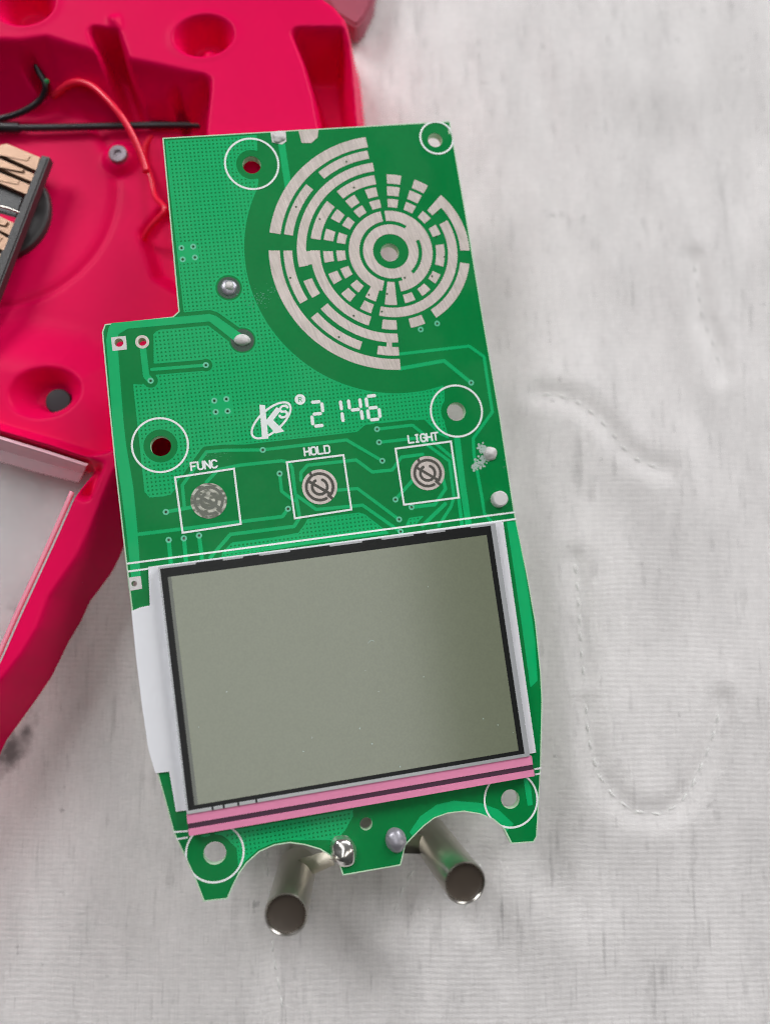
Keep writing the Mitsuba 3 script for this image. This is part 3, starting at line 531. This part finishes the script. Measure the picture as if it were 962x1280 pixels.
s = SOLDER[4]; part('solder_joint', dome(s, 1.95, 1.9, -.1, 1.22, .25, seed=5, lump=.14), 'mat_solder', True)
s = SOLDER[5]; part('solder_joint', dome(s, 1.6, 1.5, -.1, 1.2, .1, seed=6, lump=.06), 'mat_solder_grey', True)

# ---- display
part('display__diffuser', extr(Polygon(SHEET).buffer(.05), .1, .42), 'mat_sheet', label='white diffuser sheet under the display, wider at its left')
part('display__light_guide', extr(box(-41.5, -81.3, 11.25, -45.35), .42, 1.4), 'mat_lightguide')
part('display__glass', extr(box(-41.45, -81.45, 10.0, -45.55), 1.4, 2.34), 'mat_glass_edge')
bo, bi = box(-41.2, -80.95, 9.2, -45.85), box(-40.25, -80.35, 8.35, -47.2)
frame = bo.difference(bi)
ticks = [box(x, -81.45, x + .28, -80.9) for x in (-37.9, -36.3, -34.2, -31.6)] + [box(x, -45.9, x + l, -45.62) for x, l in ((-36, 4), (-29, 2.4), (-22, 6), (-11, 3), (-3, 2), (2, 4))]
part('display__border', extr(unary_union([frame] + ticks), 2.34, 2.40), 'mat_border', label='black border round the display')
part('display__border_strip', extr(box(-40.25, -80.35, -39.75, -47.2), 2.34, 2.37), 'mat_border_strip')
part('display__screen', extr(box(-39.75, -80.35, 8.35, -47.2), 2.34, 2.385), 'mat_lcd', label='blank grey green display screen')
dz = unary_union([circ((rng.uniform(-39, 8), rng.uniform(-80, -47.5)), rng.uniform(.04, .11), 3) for k in range(16)] + [LineString([(-12.2, -61.0), (-11.6, -60.6), (-11.3, -60.9)]).buffer(.035)])
part('display__dust', extr(dz, 2.385, 2.44), 'mat_residue', kind='stuff')
for i, (b, mt) in enumerate(zip(ZEB, ('mat_pink', 'mat_purple', 'mat_pink'))):
    x0 = min(q[0] for q in b); x1 = max(q[0] for q in b); y0 = min(q[1] for q in b); y1 = max(q[1] for q in b)
    y1 = (-81.52, -82.86, -83.62)[i]; y0 = (-82.86, -83.62, -84.6)[i]
    part('connector_strip', extr(box(-41.55, y0 + .01, 10.36, y1 - .01).buffer(-.08).buffer(.08), 0, (2.0, 1.75, 2.0)[i]), mt, label=('pink rubber strip nearest the display', 'dark purple core between the pink strips', 'pink rubber strip nearest the jacks')[i])

# ---- input jacks: metal sleeves at the lower notches, a dark cap just below each rim
def jack(base, top, r, tab):
    base, top = np.array(base, float), np.array(top, float); d = top - base; L = np.linalg.norm(d)
    prof = [[r * .90, 2.0], [r * .90, L - .1], [r * .93, L], [r * .97, L], [r, L - .12], [r, 0], [0, 0], [0, 2.0], [r * .90, 2.0]]
    m = revolve(prof, 48); m.apply_transform(trimesh.geometry.align_vectors([0, 0, 1], d / L)); m.apply_translation(base)
    k = put(B + 'input_jack', m, 'mat_nickel', 40)
    dark_cap = revolve([[0, L - 1.5], [r * .89, L - 1.5], [r * .89, L - .5], [r * .80, L - .62], [0, L - .68]], 40)
    dark_cap.apply_transform(trimesh.geometry.align_vectors([0, 0, 1], d / L)); dark_cap.apply_translation(base)
    put(k + '__dark_cap', dark_cap, 'mat_jack_cap', 40)
    tb = []
    a, b = np.array(tab[0], float), np.array(tab[1], float); t = (b - a) / np.linalg.norm(b - a); sd_ = np.cross(t, [0, 0, 1]); sd_ /= np.linalg.norm(sd_)
    w_, th = 1.5, .35
    v = [a - sd_*w_, a + sd_*w_, b + sd_*w_*.8, b - sd_*w_*.8]; up = np.array([0, 0, th])
    tb = trimesh.Trimesh(np.vstack([v, np.array(v) + up]), [[0,1,2],[0,2,3],[4,6,5],[4,7,6],[0,4,5],[0,5,1],[1,5,6],[1,6,2],[2,6,7],[2,7,3],[3,7,4],[3,4,0]], process=False); tb.fix_normals()
    put(k + '__tab', tb, 'mat_nickel')
jack((-26.87, -95.6, .9), (-27.45, -97.27, 20), 3.02, ((-26.4, -94.9, 6.2), (-20.8, -93.0, 9.4)))
jack((-5.2, -93.9, .9), (-2.05, -96.93, 20), 3.02, ((-6.0, -94.2, 5.5), (-11.5, -92.6, 9.2)))
print('entries', len(scene), 'tris', sum(len(meshkit.WRITTEN[v['filename']][1]) for v in scene.values() if v.get('type') == 'ply'))
